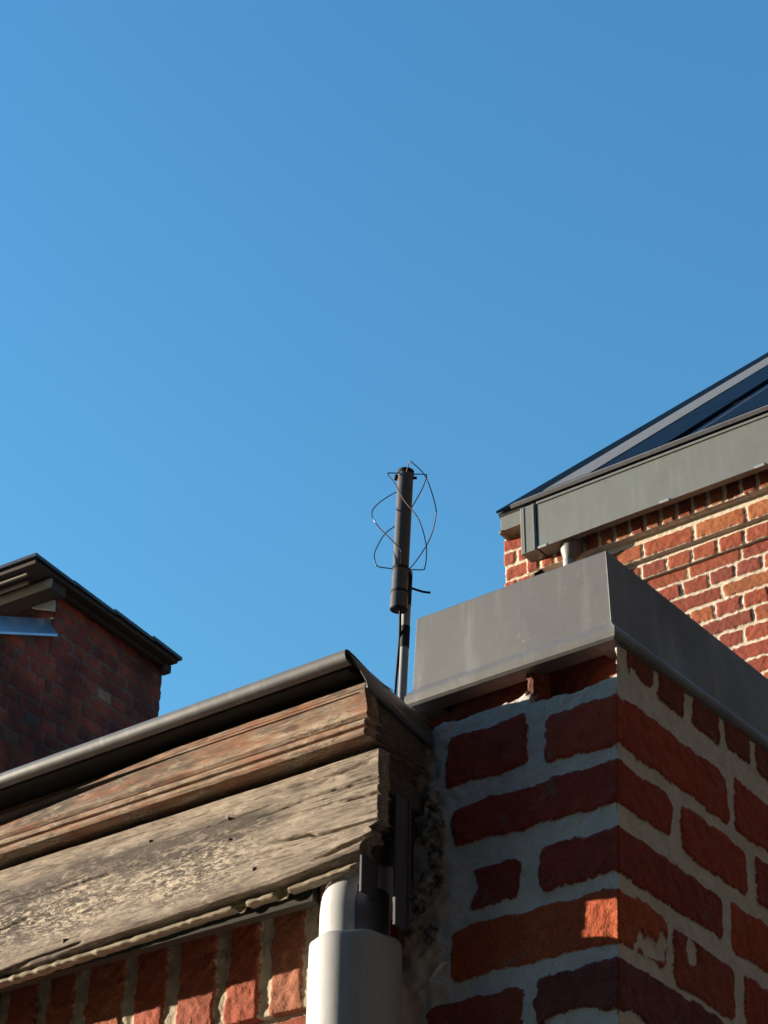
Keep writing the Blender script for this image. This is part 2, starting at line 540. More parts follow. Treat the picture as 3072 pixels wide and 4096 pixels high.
# --- fascia board (front Y 1.545, z 2.45..2.60)
def board(name, prof, xl, xr, nx, m, parent, disp=None, ragged=None, seed=3, res=0.0018, label=None, back_y=None, stain_shade=None, rise=None):
    """prof: open (y,z) polyline, outward side to the left of travel when travelling down; grid along X"""
    P = [np.array(p) for p in prof]
    pts, nor = [], []
    for a, b in zip(P, P[1:]):
        L = np.linalg.norm(b - a)
        k = max(1, int(round(L / res)))
        d = (b - a) / L
        for j in range(k):
            pts.append(a + d * L * j / k)
            nor.append((d[1], -d[0]))
    pts.append(P[-1]); nor.append(nor[-1])
    pts = np.array(pts); nor = np.array(nor)
    ns = nor.copy()
    ns[1:-1] = (nor[:-2] + nor[1:-1] * 2 + nor[2:]) / 4
    s = np.concatenate([[0], np.cumsum(np.linalg.norm(np.diff(pts, axis=0), axis=1))])
    t = np.linspace(0, 1, nx)
    xe = np.full(len(pts), xr) if ragged is None else xr - ragged(pts[:, 1], pts[:, 0])
    X = xl + t[None, :] * (xe[:, None] - xl)
    Sg = np.repeat(s[:, None], nx, 1)
    Zg = np.repeat(pts[:, 1][:, None], nx, 1)
    D = np.zeros_like(X) if disp is None else disp(X, Zg, Sg)
    V = np.zeros(X.shape + (3,))
    V[..., 0] = X
    V[..., 1] = pts[:, 0][:, None] + ns[:, 0][:, None] * D
    V[..., 2] = pts[:, 1][:, None] + ns[:, 1][:, None] * D
    if rise is not None:
        V[..., 2] += rise(X, Zg)
    # close the back: add a last row and an end cap by extruding inwards
    back = V[-1].copy(); back[:, 1] = (YP - 0.004) if back_y is None else back_y
    V2 = np.concatenate([V, back[None]], 0)
    endc = V2[:, -1].copy(); endc[:, 1] = np.maximum(endc[:, 1] + 0.02, endc[:, 1])
    V2 = np.concatenate([V2, endc[:, None]], 1)
    me = fastgrid(name, V2)
    if stain_shade is not None:  # dirt, painted shade and flaking paint, fixed to the board
        for k, fn in stain_shade.items():
            a = me.attributes.new(k, 'FLOAT', 'POINT')
            a.data.foreach_set('value', np.clip(fn(V2[..., 0], V2[..., 2]), 0, 1).reshape(-1).astype(np.float32))
    return link(name, me, m, parent, True, label)

def crack(X, Z, z0, x0, x1, w, depth, seed, slope=0.0, wob=0.004):
    c = z0 + slope * (X - x1) + vnoise(X, X * 0, 0.05, seed) * wob + vnoise(X, X * 0, 0.012, seed + 1) * wob * 0.3
    f = np.exp(-((Z - c) / w) ** 2)
    return -depth * f * sstep(x0, x0 + 0.08, X) * (1 - sstep(x1 + 0.0, x1 + 0.02, X))

def fascia_disp(X, Z, Sg):
    d = vnoise(X * 0.4, Z, 0.03, 41) * 0.0006
    d += vnoise(X * 0.12, Z, 0.0045, 42) * 0.00035 + vnoise(X * 0.10, Z, 0.002, 43) * 0.00022
    d += vnoise(X * 0.5, Z, 0.006, 44) * 0.00022 * sstep(-1.3, -1.6, X)
    d += crack(X, Z, 2.487, -1.33, -1.1, 0.0022, 0.012, 51, -0.12)
    d += crack(X, Z, 2.535, -1.24, -1.1, 0.0016, 0.007, 52, 0.02)
    d += crack(X, Z, 2.556, -1.26, -1.1, 0.0014, 0.005, 53, 0.05)
    d += crack(X, Z, 2.545, -1.20, -1.1, 0.0013, 0.006, 56, 0.0)
    d += crack(X, Z, 2.575, -1.29, -1.175, 0.0030, 0.003, 57, 0.12)
    d += crack(X, Z, 2.4515, -1.9, -1.62, 0.0014, 0.006, 54, 0.03, 0.002)
    d += crack(X, Z, 2.463, -1.26, -1.15, 0.0020, 0.012, 58, 0.08, 0.003)
    d += crack(X, Z, 2.505, -1.9, -1.72, 0.0015, 0.004, 55, 0.04)
    rc = random.Random(33)
    for k in range(26):
        L = rc.uniform(.06, .30)
        xe = rc.uniform(-1.9, -1.14) + L * .5
        d += crack(X, Z, rc.uniform(2.458, 2.584), xe - L, xe, rc.uniform(.0007, .0012), rc.uniform(.0015, .0035), 200 + k, rc.uniform(-.03, .03), .003)
    return d
def fascia_rag(z, y):
    r = np.abs(vnoise(z, z * 0, 0.007, 61)) * 0.0010
    low = sstep(2.475, 2.447, z)
    r = r + low * 0.026 + sstep(2.487, 2.478, z) * sstep(2.462, 2.478, z) * 0.012
    return r
fas = board('fascia_board', [(1.564, 2.5915), (1.5475, 2.5905), (1.5455, 2.5890), (1.545, 2.452), (1.5475, 2.4475), (1.553, 2.4455)],
            -3.0, -1.1545, 1800, M_fascia, OB, fascia_disp, fascia_rag, res=0.0011, back_y=1.575, rise=lambda X, Z: np.interp(X, [-1.75, -1.3, -1.156], [0, .014, .026]) * sstep(2.515, 2.455, Z), stain_shade={
              'dirt_shade': lambda X, Z: (np.exp(-((Z - 2.548 - vnoise(X, X * 0, .12, 101) * .008) / .0155) ** 2) * sstep(-1.27, -1.37, X) * (1.9 + 1.2 * vnoise(X, Z, .05, 102))
                                    + 0.9 * np.exp(-(((X + 1.276) / .011) ** 2 + ((Z - 2.574) / .006) ** 2)) + 0.8 * np.exp(-(((X + 1.322) / .016) ** 2 + ((Z - 2.546) / .006) ** 2))
                                    + 0.8 * np.exp(-(((X + 1.388) / .012) ** 2 + ((Z - 2.556) / .006) ** 2)) + 0.55 * np.exp(-((Z - 2.452) / .006) ** 2) * (0.6 + .8 * vnoise(X, Z, .03, 103))
                                    + 0.9 * np.exp(-((Z - 2.505) / .03) ** 2) * sstep(-1.58, -1.72, X) * (0.6 + vnoise(X, Z, .03, 104))),
              'flake': lambda X, Z: np.exp(-((Z - 2.505) / .033) ** 2) * sstep(-1.24, -1.42, X) * (1.1 + 0.5 * vnoise(X, Z, .06, 105))})
# thin lower strip, recessed, seen under the crack
def strip_disp(X, Z, Sg):
    return vnoise(X * 0.5, Z, 0.004, 71) * 0.0006 + vnoise(X, Z * 0, 0.011, 72) * 0.0010 - 0.012 * sstep(0.35, 0.6, vnoise(X, X * 0, 0.03, 73)) * sstep(-1.42, -1.38, X)
M_lip = wood_mat('lip_wood', (0.36, 0.30, 0.21), (0.22, 0.18, 0.12), (0.05, 0.04, 0.03), green=0.5)
board('fascia_lip', [(1.558, 2.4415), (1.5545, 2.4405), (1.5545, 2.4365), (1.557, 2.4350)], -3.4, -1.185, 1100, M_lip, OB, strip_disp,
      lambda z, y: np.abs(vnoise(z, z * 0, 0.003, 73)) * 0.02, back_y=1.567, res=0.0008, rise=lambda X, Z: np.interp(X, [-1.75, -1.3, -1.18], [0, .013, .021]))
link('light_stop_board', box_me('light_stop_board', (-3.4, 1.5675, 2.4362), (-1.262, 1.582, 2.470)), M_shade_wood, OB)  # added behind the lip to stop light slipping through the slit
link('fascia_backing', box_me('fascia_backing', (-3.4, 1.576, 2.474), (-1.18, YP + 0.03, 2.60)), M_endwood, OB)

# --- crown moulding (front Y ~1.52, z 2.60..2.665)
def mould_disp(X, Z, Sg):
    return vnoise(X * 0.12, Z, 0.003, 81) * 0.00025 + vnoise(X * 0.5, Z, 0.011, 82) * 0.0003 + crack(X, Z, 2.636, -1.44, -1.425, 0.003, 0.006, 83) + 0.019 * sstep(2.632, 2.652, Z) * (1 - sstep(2.6665, 2.6735, Z)) * sstep(-1.85, -1.40, X)
cove = [(1.5600, 2.6800), (1.5420, 2.6770), (1.5415, 2.6640), (1.5400, 2.6570), (1.5370, 2.6500), (1.5325, 2.6430), (1.5280, 2.6360), (1.5250, 2.6290),
        (1.5290, 2.6250), (1.5350, 2.6235), (1.5350, 2.6215), (1.5235, 2.6200), (1.5215, 2.6160), (1.5225, 2.6125), (1.5300, 2.6115), (1.5300, 2.6095),
        (1.5225, 2.6080), (1.5210, 2.6030), (1.5235, 2.5995), (1.5280, 2.5985), (1.5640, 2.6000)]
board('crown_moulding', cove, -3.4, -1.157, 900, M_mould, OB, mould_disp, lambda z, y: np.abs(vnoise(z, z * 0, 0.006, 84)) * 0.0006, res=0.0012, stain_shade={
      'dirt_shade': lambda X, Z: 0.95 * (1 - 0.7 * sstep(-1.7, -1.35, X)) * sstep(2.634, 2.652, Z + 0.006 * vnoise(X, Z, .05, 111) + 0.010 * sstep(-1.35, -1.5, X)) + 0.8 * sstep(.35, .7, vnoise(X, Z * 3, .035, 112)) + .7 * np.exp(-(((X + 1.432) / .012) ** 2 + ((Z - 2.637) / .004) ** 2)),  # top band paints the bead's shade; patches and knot are real dirt
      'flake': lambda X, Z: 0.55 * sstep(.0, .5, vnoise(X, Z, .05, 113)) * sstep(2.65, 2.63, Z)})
# return of the cornice on its end (in shade), wood colour darkened for that shade, with a step
bm = bmesh.new()
bm_box(bm, (-1.21, 1.541, 2.604), (-1.160, YP - 0.002, 2.660), 0.002)
bm_box(bm, (-1.21, 1.552, 2.500), (-1.166, 1.628, 2.602), 0.002)
bm_box(bm, (-1.21, 1.550, 2.546), (-1.161, YP - 0.004, 2.575), 0.002)
link('cornice_return', bm_done(bm, 'cornice_return'), M_endwood, OB)
# nails in the boards
for (x, z, r) in ((-1.505, 2.563, 0.0019), (-1.378, 2.560, 0.0020), (-1.637, 2.463, 0.0030), (-1.334, 2.484, 0.0028), (-1.375, 2.532, 0.0016), (-1.80, 2.535, 0.0019)):
    link('nail', tube_me('nail', [(x, 1.549, z), (x, 1.5442, z), (x, 1.5434, z)], [r, r, r * 0.6], 12), M_rust, fas)

# --- roof edge: zinc bead over the cornice, open at its end, and its return to the pier
def bead_prof(t=0.0):
    return [(1.60, 2.670), (1.505, 2.6940), (1.4925, 2.6960), (1.4885, 2.6952), (1.4866, 2.6930), (1.4862, 2.6895), (1.4870, 2.6862), (1.4886, 2.6838), (1.4912, 2.6820), (1.4945, 2.6812), (1.4985, 2.6815), (1.5000, 2.6840)]
def shell_x(name, prof, x0, x1, th, m, parent):
    """thin metal sheet of real thickness following an open profile, extruded along X"""
    P = [Vector((0, a, b)) for a, b in prof]
    n = len(P)
    inn = []
    for i in range(n):
        t = (P[min(i + 1, n - 1)] - P[max(i - 1, 0)]).normalized()
        inn.append(P[i] + Vector((0, -t.z, t.y)) * -th)
    ring = [(p.y, p.z) for p in P] + [(p.y, p.z) for p in reversed(inn)]
    N = len(ring)
    nx = 2
    V = [(x0, a, b) for a, b in ring] + [(x1, a, b) for a, b in ring]
    F = [(i, (i + 1) % N, N + (i + 1) % N, N + i) for i in range(N)]
    for i in range(n - 1):
        F.append((i, i + 1, N - 2 - i, N - 1 - i)[::-1])
        F.append((N + i, N + i + 1, N + N - 2 - i, N + N - 1 - i))
    me = npmesh(name, V, F)
    bm = bmesh.new(); bm.from_mesh(me)
    bmesh.ops.recalc_face_normals(bm, faces=bm.faces)
    bm.to_mesh(me); bm.free()
    o = link(name, me, m, parent, True)
    me.set_sharp_from_angle(angle=R(35))
    return o
ed = shell_x('roof_edge_bead', bead_prof(), -4.4, -1.162, 0.0012, M_zinc, OB)
link('shade_board', box_me('shade_board', (-3.4, 1.503, 2.6795), (-1.172, 1.562, 2.6905), 0.001), M_shade_wood, OB)  # near-black filler: shade of the gap under the bead put into colour
# return flashing facing +X: a curved apron
bm = bmesh.new()
prof = [(-1.200, 2.6950), (-1.1640, 2.6945), (-1.1600, 2.6915), (-1.1570, 2.684), (-1.1540, 2.672), (-1.1525, 2.664), (-1.1545, 2.6590), (-1.1590, 2.6575)]
r0 = [bm.verts.new((x, 1.4890 + (2.6965 - z) * 0.85, z)) for x, z in prof]
r1 = [bm.verts.new((x, YP + 0.01, z - 0.023)) for x, z in prof]
for i in range(len(prof) - 1):
    f = bm.faces.new((r0[i], r0[i + 1], r1[i + 1], r1[i])); f.smooth = True
me = bpy.data.meshes.new('roof_edge_return'); bm.to_mesh(me); bm.free()
o = link('roof_edge_return', me, zinc_mat('bluish_flap_zinc', (0.30, 0.31, 0.35), 0.55, 0.36, 0.2), OB)
md = o.modifiers.new('t', 'SOLIDIFY'); md.thickness = 0.0012; md.offset = -1
link('roof', npmesh('roof', [(-4.4, 1.52, 2.655), (-1.168, 1.52, 2.655), (-1.168, 8.0, 2.600), (-4.4, 8.0, 2.600), (-4.4, 1.55, 2.672), (-1.168, 1.55, 2.672), (-1.168, 8.0, 2.640), (-4.4, 8.0, 2.640)],
     [(3, 2, 1, 0), (4, 5, 6, 7), (0, 1, 5, 4), (1, 2, 6, 5), (2, 3, 7, 6), (3, 0, 4, 7)]), M_felt, OB)
link('side_wall', box_me('side_wall', (-4.48, YP + 0.24, 0), (-4.28, 8.0, 2.66)), M_dark, OB)

# ================================================================== brick pier with zinc cap
PIER = empty('brick_pier', (-1.05, 1.9, 0), 'red brick pier corner with wide pale mortar joints under a grey zinc cap', 'brick wall')
U0 = -1.195                        # u = X + 1.195 on the front face
uc = XC - U0                       # 0.282: the corner
def fx(x): return x - U0
def ry(y): return uc + (y - YP)
DR = [(0.38, 0.060, 0.023), (0.33, 0.048, 0.021), (0.42, 0.074, 0.024), (0.28, 0.042, 0.022)]
POCKET = (0.16, 0.06, 0.04)
PB = []
def pb(u0, u1, z0, z1, c=0, rad=0.008, lf=0.0):
    cc = DR[c] if isinstance(c, int) else c
    PB.append((u0, u1, z0, z1, cc, rad, lf))
# right-face header course above the wide bed
for a, b_, z in ((1.675, 1.735, 2.671), (1.748, 1.812, 2.664), (1.832, 1.902, 2.667), (1.918, 1.985, 2.673), (2.000, 2.066, 2.676)):
    pb(ry(a), ry(b_), z, 2.80, (0.21, 0.05, 0.028), 0.007)
pb(fx(-1.192), fx(-1.032), 2.663, 2.80, (0.22, 0.07, 0.04), 0.006, -0.034)
pb(fx(-1.022), fx(-0.9155), 2.651, 2.80, (0.24, 0.07, 0.04), 0.006, -0.034)
pb(fx(-1.033), fx(-1.021), 2.662, 2.80, POCKET, 0.002, -0.003)
# courses below: (front pieces), corner pieces, (right pieces)
pb(fx(-1.135), fx(-1.028), 2.574, 2.640, 1); pb(fx(-1.007), ry(1.917), 2.568, 2.632, 0, 0.010); pb(ry(1.932), ry(2.17), 2.572, 2.640, 0)
pb(fx(-1.128), ry(1.774), 2.497, 2.549, 1, 0.010); pb(ry(1.794), ry(1.962), 2.493, 2.553, 0, 0.014); pb(ry(1.984), ry(2.22), 2.494, 2.555, 1)
pb(fx(-1.106), fx(-1.037), 2.416, 2.462, (0.25, 0.045, 0.026), 0.013); pb(fx(-1.013), ry(1.893), 2.416, 2.470, 3, 0.010); pb(ry(1.916), ry(2.15), 2.413, 2.474, 2)
pb(fx(-1.130), ry(1.757), 2.339, 2.399, (0.46, 0.095, 0.028), 0.014); pb(ry(1.773), ry(1.918), 2.328, 2.393, (0.30, 0.06, 0.03), 0.012); pb(ry(1.942), ry(2.18), 2.332, 2.393, 0)
pb(fx(-1.16), fx(-1.033), 2.262, 2.316, (0.30, 0.06, 0.03), 0.012); pb(fx(-1.017), ry(1.895), 2.262, 2.322, (0.17, 0.045, 0.035), 0.008); pb(ry(1.915), ry(2.15), 2.26, 2.318, 3)
z = 2.2475
kk = 0
rnd = random.Random(12)
while z > 0:
    if kk % 2 == 0:
        pb(fx(-1.13), ry(1.758), z - 0.060, z, rnd.randint(0, 3)); yy = 1.774
    else:
        pb(fx(-1.13), fx(-1.033), z - 0.060, z, rnd.randint(0, 3)); pb(fx(-1.017), ry(1.895), z - 0.060, z, rnd.randint(0, 3)); yy = 1.912
    while yy < 6.1:
        pb(ry(yy), ry(yy + 0.226), z - 0.060, z, rnd.randint(0, 3)); yy += 0.24
    z -= 0.0765
    kk += 1
for zz, y0 in ((2.572, 2.185), (2.497, 2.235), (2.414, 2.165), (2.333, 2.195), (2.262, 2.165), (2.672, 2.095)):
    yy = y0
    while yy < 6.1:
        pb(ry(yy), ry(yy + 0.226), zz, zz + 0.062, rnd.randint(0, 3)); yy += 0.24
patches = [(ry(1.715), 2.352, 0.030, 0.013), (ry(1.745), 2.362, 0.014, 0.016), (ry(1.812), 2.378, 0.014, 0.014), (fx(-0.96), 2.259, 0.06, 0.016), (fx(-1.10), 2.478, 0.03, 0.010),
           (ry(1.66), 2.645, 0.02, 0.016), (ry(1.685), 2.262, 0.02, 0.010), (fx(-1.118), 2.44, 0.022, 0.03), (ry(1.69), 2.668, 0.012, 0.013)]
def pier_lean(U, Z):
    return np.clip(U / uc, 0, 1) * ((np.maximum(Z, 2.05) - 2.464) * 0.06 + 0.006)
def pier_extra(U, Z, sd):
    # rough dirty left margin where pier and cornice meet
    e = sstep(0.075, 0.02, U)
    return e * (vnoise(U, Z, 0.022, 91) * 0.006 + vnoise(U, Z, 0.009, 92) * 0.003)
brick_wall('brickwork', [(U0, YP), (XC, YP), (XC, 2.35)], 2.05, 2.712, 0.0020, PB, PIER, M_near, recess=0.0022, seed=31,
           patches=patches, warp=0.0030, bump_amp=0.0009, soft=0.0025, extra=pier_extra, lean=pier_lean)
brick_wall('brickwork', [(U0, YP + .001), (XC - .001, YP + .001), (XC - .001, 6.0)], 0.0, 2.05, 0.012, PB, PIER, M_near, recess=0.003, seed=32, lean=pier_lean)
PB2 = [(a - (ry(2.35)), b_ - ry(2.35), c_, d_, e_, f_, g_) for (a, b_, c_, d_, e_, f_, g_) in PB]
brick_wall('brickwork', [(XC, 2.35), (XC, 6.0)], 2.05, 2.725, 0.008, PB2, PIER, M_near, recess=0.003, seed=33, lean=lambda U, Z: (Z - 2.464) * 0.06 + 0.006)
link('pier_core', box_me('pier_core', (U0 + 0.03, YP + 0.05, 0), (XC - 0.05, 6.0, 2.70)), M_dark, PIER)
# loose mortar lumps between cornice end and pier
rnd = random.Random(5)
bm = bmesh.new()
for (x, y, z, r) in ((-1.146, 1.634, 2.512, 0.012), (-1.140, 1.638, 2.485, 0.010), (-1.150, 1.636, 2.455, 0.011), (-1.158, 1.63, 2.43, 0.010), (-1.142, 1.64, 2.53, 0.012),
                     (-1.165, 1.632, 2.40, 0.012), (-1.150, 1.642, 2.395, 0.009), (-1.138, 1.641, 2.46, 0.008), (-1.147, 1.64, 2.56, 0.01)):
    q = bmesh.ops.create_icosphere(bm, subdivisions=3, radius=r)
    for v in q['verts']:
        d = v.co.normalized()
        k = 1 + 0.35 * math.sin(d.x * 5 + x * 90) * math.cos(d.z * 6 + z * 70) + rnd.uniform(-0.06, 0.06)
        v.co = Vector((x, y, z)) + Vector((d.x * 0.9, d.y * 0.7, d.z * 1.2)) * r * k
M_lump = mat('dirty_mortar', 0.95, 0, (0.17, 0.15, 0.13))[0]
t_ = NT(M_lump)
t_.l.new(t_.mix(t_.rng(t_.noise(70, 4, 0.6), 0.4, 0.6), (0.30, 0.28, 0.24), (0.05, 0.04, 0.035)), M_lump.node_tree.nodes['Principled BSDF'].inputs['Base Color'])
link('mortar_lumps', bm_done(bm, 'mortar_lumps'), M_lump, PIER, True)
M_curl = mat('pale_curl_surface', 0.7, 0, (0.7, 0.62, 0.5))[0]  # small pale curl at the left margin
link('pale_curl', tube_me('pale_curl', [(-1.135, 1.652, 2.362), (-1.134, 1.642, 2.357), (-1.138, 1.638, 2.349), (-1.145, 1.638, 2.343), (-1.150, 1.640, 2.340)],
                            [0.0012, 0.0022, 0.0026, 0.0024, 0.0012], 8), M_curl, PIER, True)

# zinc cap: flared upstand with rolled lower lip, wrapped round the corner
bm = bmesh.new()
capsec = [(-0.030, 2.8205), (0.0, 2.8200), (0.0010, 2.818), (0.0018, 2.790), (0.0030, 2.750), (0.0040, 2.718), (0.0062, 2.7135)]
for k in range(7):
    a = R(70 - 170 * k / 6)
    capsec.append((0.0040 + math.cos(a) * 0.0075, 2.7035 + math.sin(a) * 0.0100))
capsec += [(-0.003, 2.6940), (-0.022, 2.6960)]
# plan: left side, front (Y 1.62), right side (X -0.885); outward offset o
def cap_ring(o, z):
    w = 0.0
    return [(-1.173 - o, 6.0, z), (-1.173 - o, 1.6475 - o, z), (-1.02, 1.6475 - o - 0.0006, z), (-0.8995 + o, 1.6475 - o, z),
            (-0.8995 + o, 1.95, z + 0.017), (-0.8995 + o, 2.40, z + 0.041), (-0.8995 + o, 6.0, z + 0.041)]
rings = [[bm.verts.new(p) for p in cap_ring(o, z)] for o, z in capsec]
for a, b_ in zip(rings, rings[1:]):
    for i in range(6):
        bm.faces.new((a[i], a[i + 1], b_[i + 1], b_[i]))
for q in bm.edges:
    pass
me = bm_done(bm, 'zinc_cap')
capo = link('zinc_cap', me, M_zinc, PIER)
md = capo.modifiers.new('t', 'SOLIDIFY'); md.thickness = 0.0012; md.offset = 0
md = capo.modifiers.new('b', 'BEVEL'); md.width = 0.0016; md.segments = 2; md.limit_method = 'ANGLE'; md.angle_limit = R(40)
# folded corner seam
link('corner_seam', tube_me('corner_seam', [(-0.8990, 1.6470, 2.819), (-0.8980, 1.6460, 2.790), (-0.8968, 1.6448, 2.750), (-0.8958, 1.6438, 2.717), (-0.8885, 1.6365, 2.706), (-0.8900, 1.6380, 2.697)], 0.0012, 6), M_zinc, capo)
link('cap_top', box_me('cap_top', (-1.165, 1.66, 2.79), (-0.905, 6.0, 2.8185)), M_zinc_dark, PIER)

# ================================================================== downpipe
DP = empty('downpipe', (-1.22, 1.60, 0), 'thick grey plastic downpipe standing in the corner beside the brick pier', 'drainpipe')
bm = bmesh.new()
prof = [(0.0525, 0.0), (0.0525, 2.371), (0.0523, 2.3785), (0.0515, 2.3812), (0.0500, 2.3822), (0.0425, 2.3815), (0.0412, 2.371), (0.0412, 2.0)]
n = 64
rg = [[bm.verts.new((-1.2205 + r * math.cos(2 * math.pi * k / n), 1.597 + r * math.sin(2 * math.pi * k / n), z + (0.0012 * math.sin(7 * 2 * math.pi * k / n) if z > 2.375 else 0))) for k in range(n)] for r, z in prof]
for a, b_ in zip(rg, rg[1:]):
    for k in range(n):
        f = bm.faces.new((a[k], a[(k + 1) % n], b_[(k + 1) % n], b_[k])); f.smooth = True
me = bpy.data.meshes.new('socket_pipe'); bm.to_mesh(me); bm.free()
link('socket_pipe', me, M_pipe, DP)
pts = [(-1.2240, 1.599, 2.30), (-1.2245, 1.599, 2.42)]
for k in range(1, 9):
    a = R(90 * k / 8)
    pts.append((-1.2250 + 0.012 * (1 - math.cos(a)), 1.600 + 0.042 * (1 - math.cos(a)), 2.424 + 0.040 * math.sin(a)))
link('spigot_pipe', tube_me('spigot_pipe', pts, 0.0400, 48), M_pipe, DP)
# dark sheet wrapped round one side of the spigot, ragged lower edge
bm = bmesh.new()
rows = []
for j in range(12):
    row = []
    for k in range(30):
        a = R(-52 + 66 * k / 29)
        z = 2.440 - 0.064 * j / 11 - (0.004 * math.sin(k * 1.7) + 0.004 * math.sin(k * 0.6) if j == 11 else 0)
        row.append(bm.verts.new((-1.2243 + 0.0417 * math.cos(a), 1.599 + 0.0417 * math.sin(a), z)))
    rows.append(row)
for a, b_ in zip(rows, rows[1:]):
    for k in range(29):
        f = bm.faces.new((a[k], a[k + 1], b_[k + 1], b_[k])); f.smooth = True
me = bpy.data.meshes.new('dark_wrap'); bm.to_mesh(me); bm.free()
M_wrap = zinc_mat('dark_wrap_metal', (0.12, 0.12, 0.15), 0.2, 0.6, 0.1, (0.15, 0.15, 0.17))
o = link('dark_wrap', me, M_wrap, DP)
md = o.modifiers.new('t', 'SOLIDIFY'); md.thickness = 0.0010; md.offset = 1

STR = empty('metal_strip', (-1.165, 1.59, 2.36), 'narrow dull grey metal strip hanging vertically between the board end and the pier', 'flashing')
bm = bmesh.new()
bm_box(bm, (-1.1625, 1.580, 2.388), (-1.1585, 1.604, 2.545), 0.0008)
bm_box(bm, (-1.1583, 1.6015, 2.391), (-1.1555, 1.604, 2.545), 0.0006)
link('strip_body', bm_done(bm, 'strip_body'), zinc_mat('strip_metal', (0.15, 0.145, 0.18), 0.3, 0.45, 0.1), STR)
link('sun_block_plate', box_me('sun_block_plate', (-1.1895, 1.5535, 2.424), (-1.1865, 1.584, 2.50), 0.0006), M_wrap, STR)  # added to cut off the top of the sun patch on the pier
STR.location = (-1.16, 1.59, 2.36)

# ================================================================== antenna
ANT = empty('helical_antenna', (-2.46, 3.31, 2.69), 'thin helical wire antenna on a dark plastic tube rising behind the roof edge', 'antenna')
def img_pt(x, y, D):
    return Vector((0, 0, 1.6)) + (_r2 * ((x - 1536) / 7476) - _u2 * ((y - 2048) / 7476) + _fwd) * D
ATOP = Vector((-2.262, 3.123, 4.376)) + Vector((0, 0, 0))
# axis of the tube: straight, leaning 3 degrees; foot at depth of the mast
view_r = _right
AX = (Vector((0, 0, 1)) + view_r * 0.034).normalized()
TB = Vector((-2.307, 3.157, 3.975))      # tube bottom centre (adjusted below so that top and bottom lie on one axis)
TL = 0.0
def on_axis(h):   # h = metres above the tube bottom along the axis
    return TB + AX * h
TOPH = 0.418
tr = 0.0203
link('tube', tube_me('tube', [on_axis(0.014), on_axis(0.05), on_axis(0.2), on_axis(TOPH)], tr, 32), M_tube, ANT)
link('tube_socket', tube_me('tube_socket', [on_axis(0.010), on_axis(0.056)], tr + 0.0016, 32), M_tube, ANT)
link('tube_opening', tube_me('tube_opening', [on_axis(0.0085), on_axis(0.0105)], tr - 0.001, 32), M_black, ANT)
for h, r in ((0.057, 0.0024), (0.126, 0.0012)):
    link('clamp_ring', tube_me('clamp_ring', [on_axis(h - 0.003), on_axis(h + 0.003)], tr + r, 32), M_black, ANT)
bm = bmesh.new()
tube_into(bm, [on_axis(TOPH - 0.002), on_axis(TOPH + 0.007)], tr + 0.0015, 32)
side = view_r
tube_into(bm, [on_axis(TOPH - 0.006) - side * (tr + 0.003), on_axis(TOPH - 0.018) - side * (tr + 0.003)], 0.006, 12)
tube_into(bm, [on_axis(TOPH - 0.012) + side * (tr - 0.002), on_axis(TOPH - 0.012) + side * (tr + 0.009)], 0.004, 12)
link('top_clamp', bm_done(bm, 'top_clamp'), M_black, ANT)
away = _fh
def wire(keys, name='wire_arm'):
    """keys: (angle deg, radius, height); smooth spline; 0=right, 90=away from camera, 180=left, 270=towards camera"""
    K = []
    for a, r, h in keys:
        h = 0.128 + (h - 0.128) * 1.15
        K.append(on_axis(h) + (view_r * math.cos(R(a)) + away * math.sin(R(a))) * r)
    out = []
    n = len(K)
    for i in range(n - 1):
        p0, p1, p2, p3 = K[max(i - 1, 0)], K[i], K[i + 1], K[min(i + 2, n - 1)]
        for s_ in range(8):
            t = s_ / 8
            out.append(0.5 * ((2 * p1) + (-p0 + p2) * t + (2 * p0 - 5 * p1 + 4 * p2 - p3) * t * t + (-p0 + 3 * p1 - 3 * p2 + p3) * t ** 3))
    out.append(K[-1])
    link(name, tube_me(name, out, 0.0015, 6), M_wire, ANT, True)
# right-top -> behind -> left-bottom
wire([(0, .018, .380), (0, .050, .380), (3, .0535, .378), (8, .053, .370), (35, .046, .342), (90, .046, .285), (145, .052, .238), (165, .066, .190), (175, .068, .165), (180, .064, .145), (180, .056, .133), (180, .018, .128)])
# left-top -> in front -> right-bottom
wire([(180, .018, .382), (180, .042, .382), (182, .046, .380), (192, .043, .368), (230, .040, .335), (270, .044, .282), (310, .060, .232), (345, .062, .185), (355, .0625, .15), (0, .060, .135), (0, .055, .127), (0, .018, .127)])
# front-top -> right -> back-bottom
wire([(275, .018, .372), (278, .060, .374), (285, .068, .369), (320, .068, .345), (350, .080, .290), (5, .0815, .262), (30, .078, .225), (60, .070, .180), (88, .068, .145), (90, .06, .135), (90, .018, .133)])
# back-top -> left -> front-bottom
wire([(90, .018, .380), (92, .06, .383), (100, .068, .378), (135, .070, .343), (165, .078, .300), (185, .0795, .262), (215, .074, .212), (245, .068, .170), (268, .066, .140), (270, .06, .130), (270, .018, .128)])
# bright solder joint on the left arm
p = on_axis(.262) + (view_r * math.cos(R(197)) + away * math.sin(R(197))) * .0780
q = on_axis(.243) + (view_r * math.cos(R(206)) + away * math.sin(R(206))) * .0765
link('solder_joint', tube_me('solder_joint', [p, p * 0.5 + q * 0.5, q], [0.0014, 0.0034, 0.0014], 8), mat('bright_solder', 0.25, 0.9, (0.9, 0.86, 0.8))[0], ANT, True)
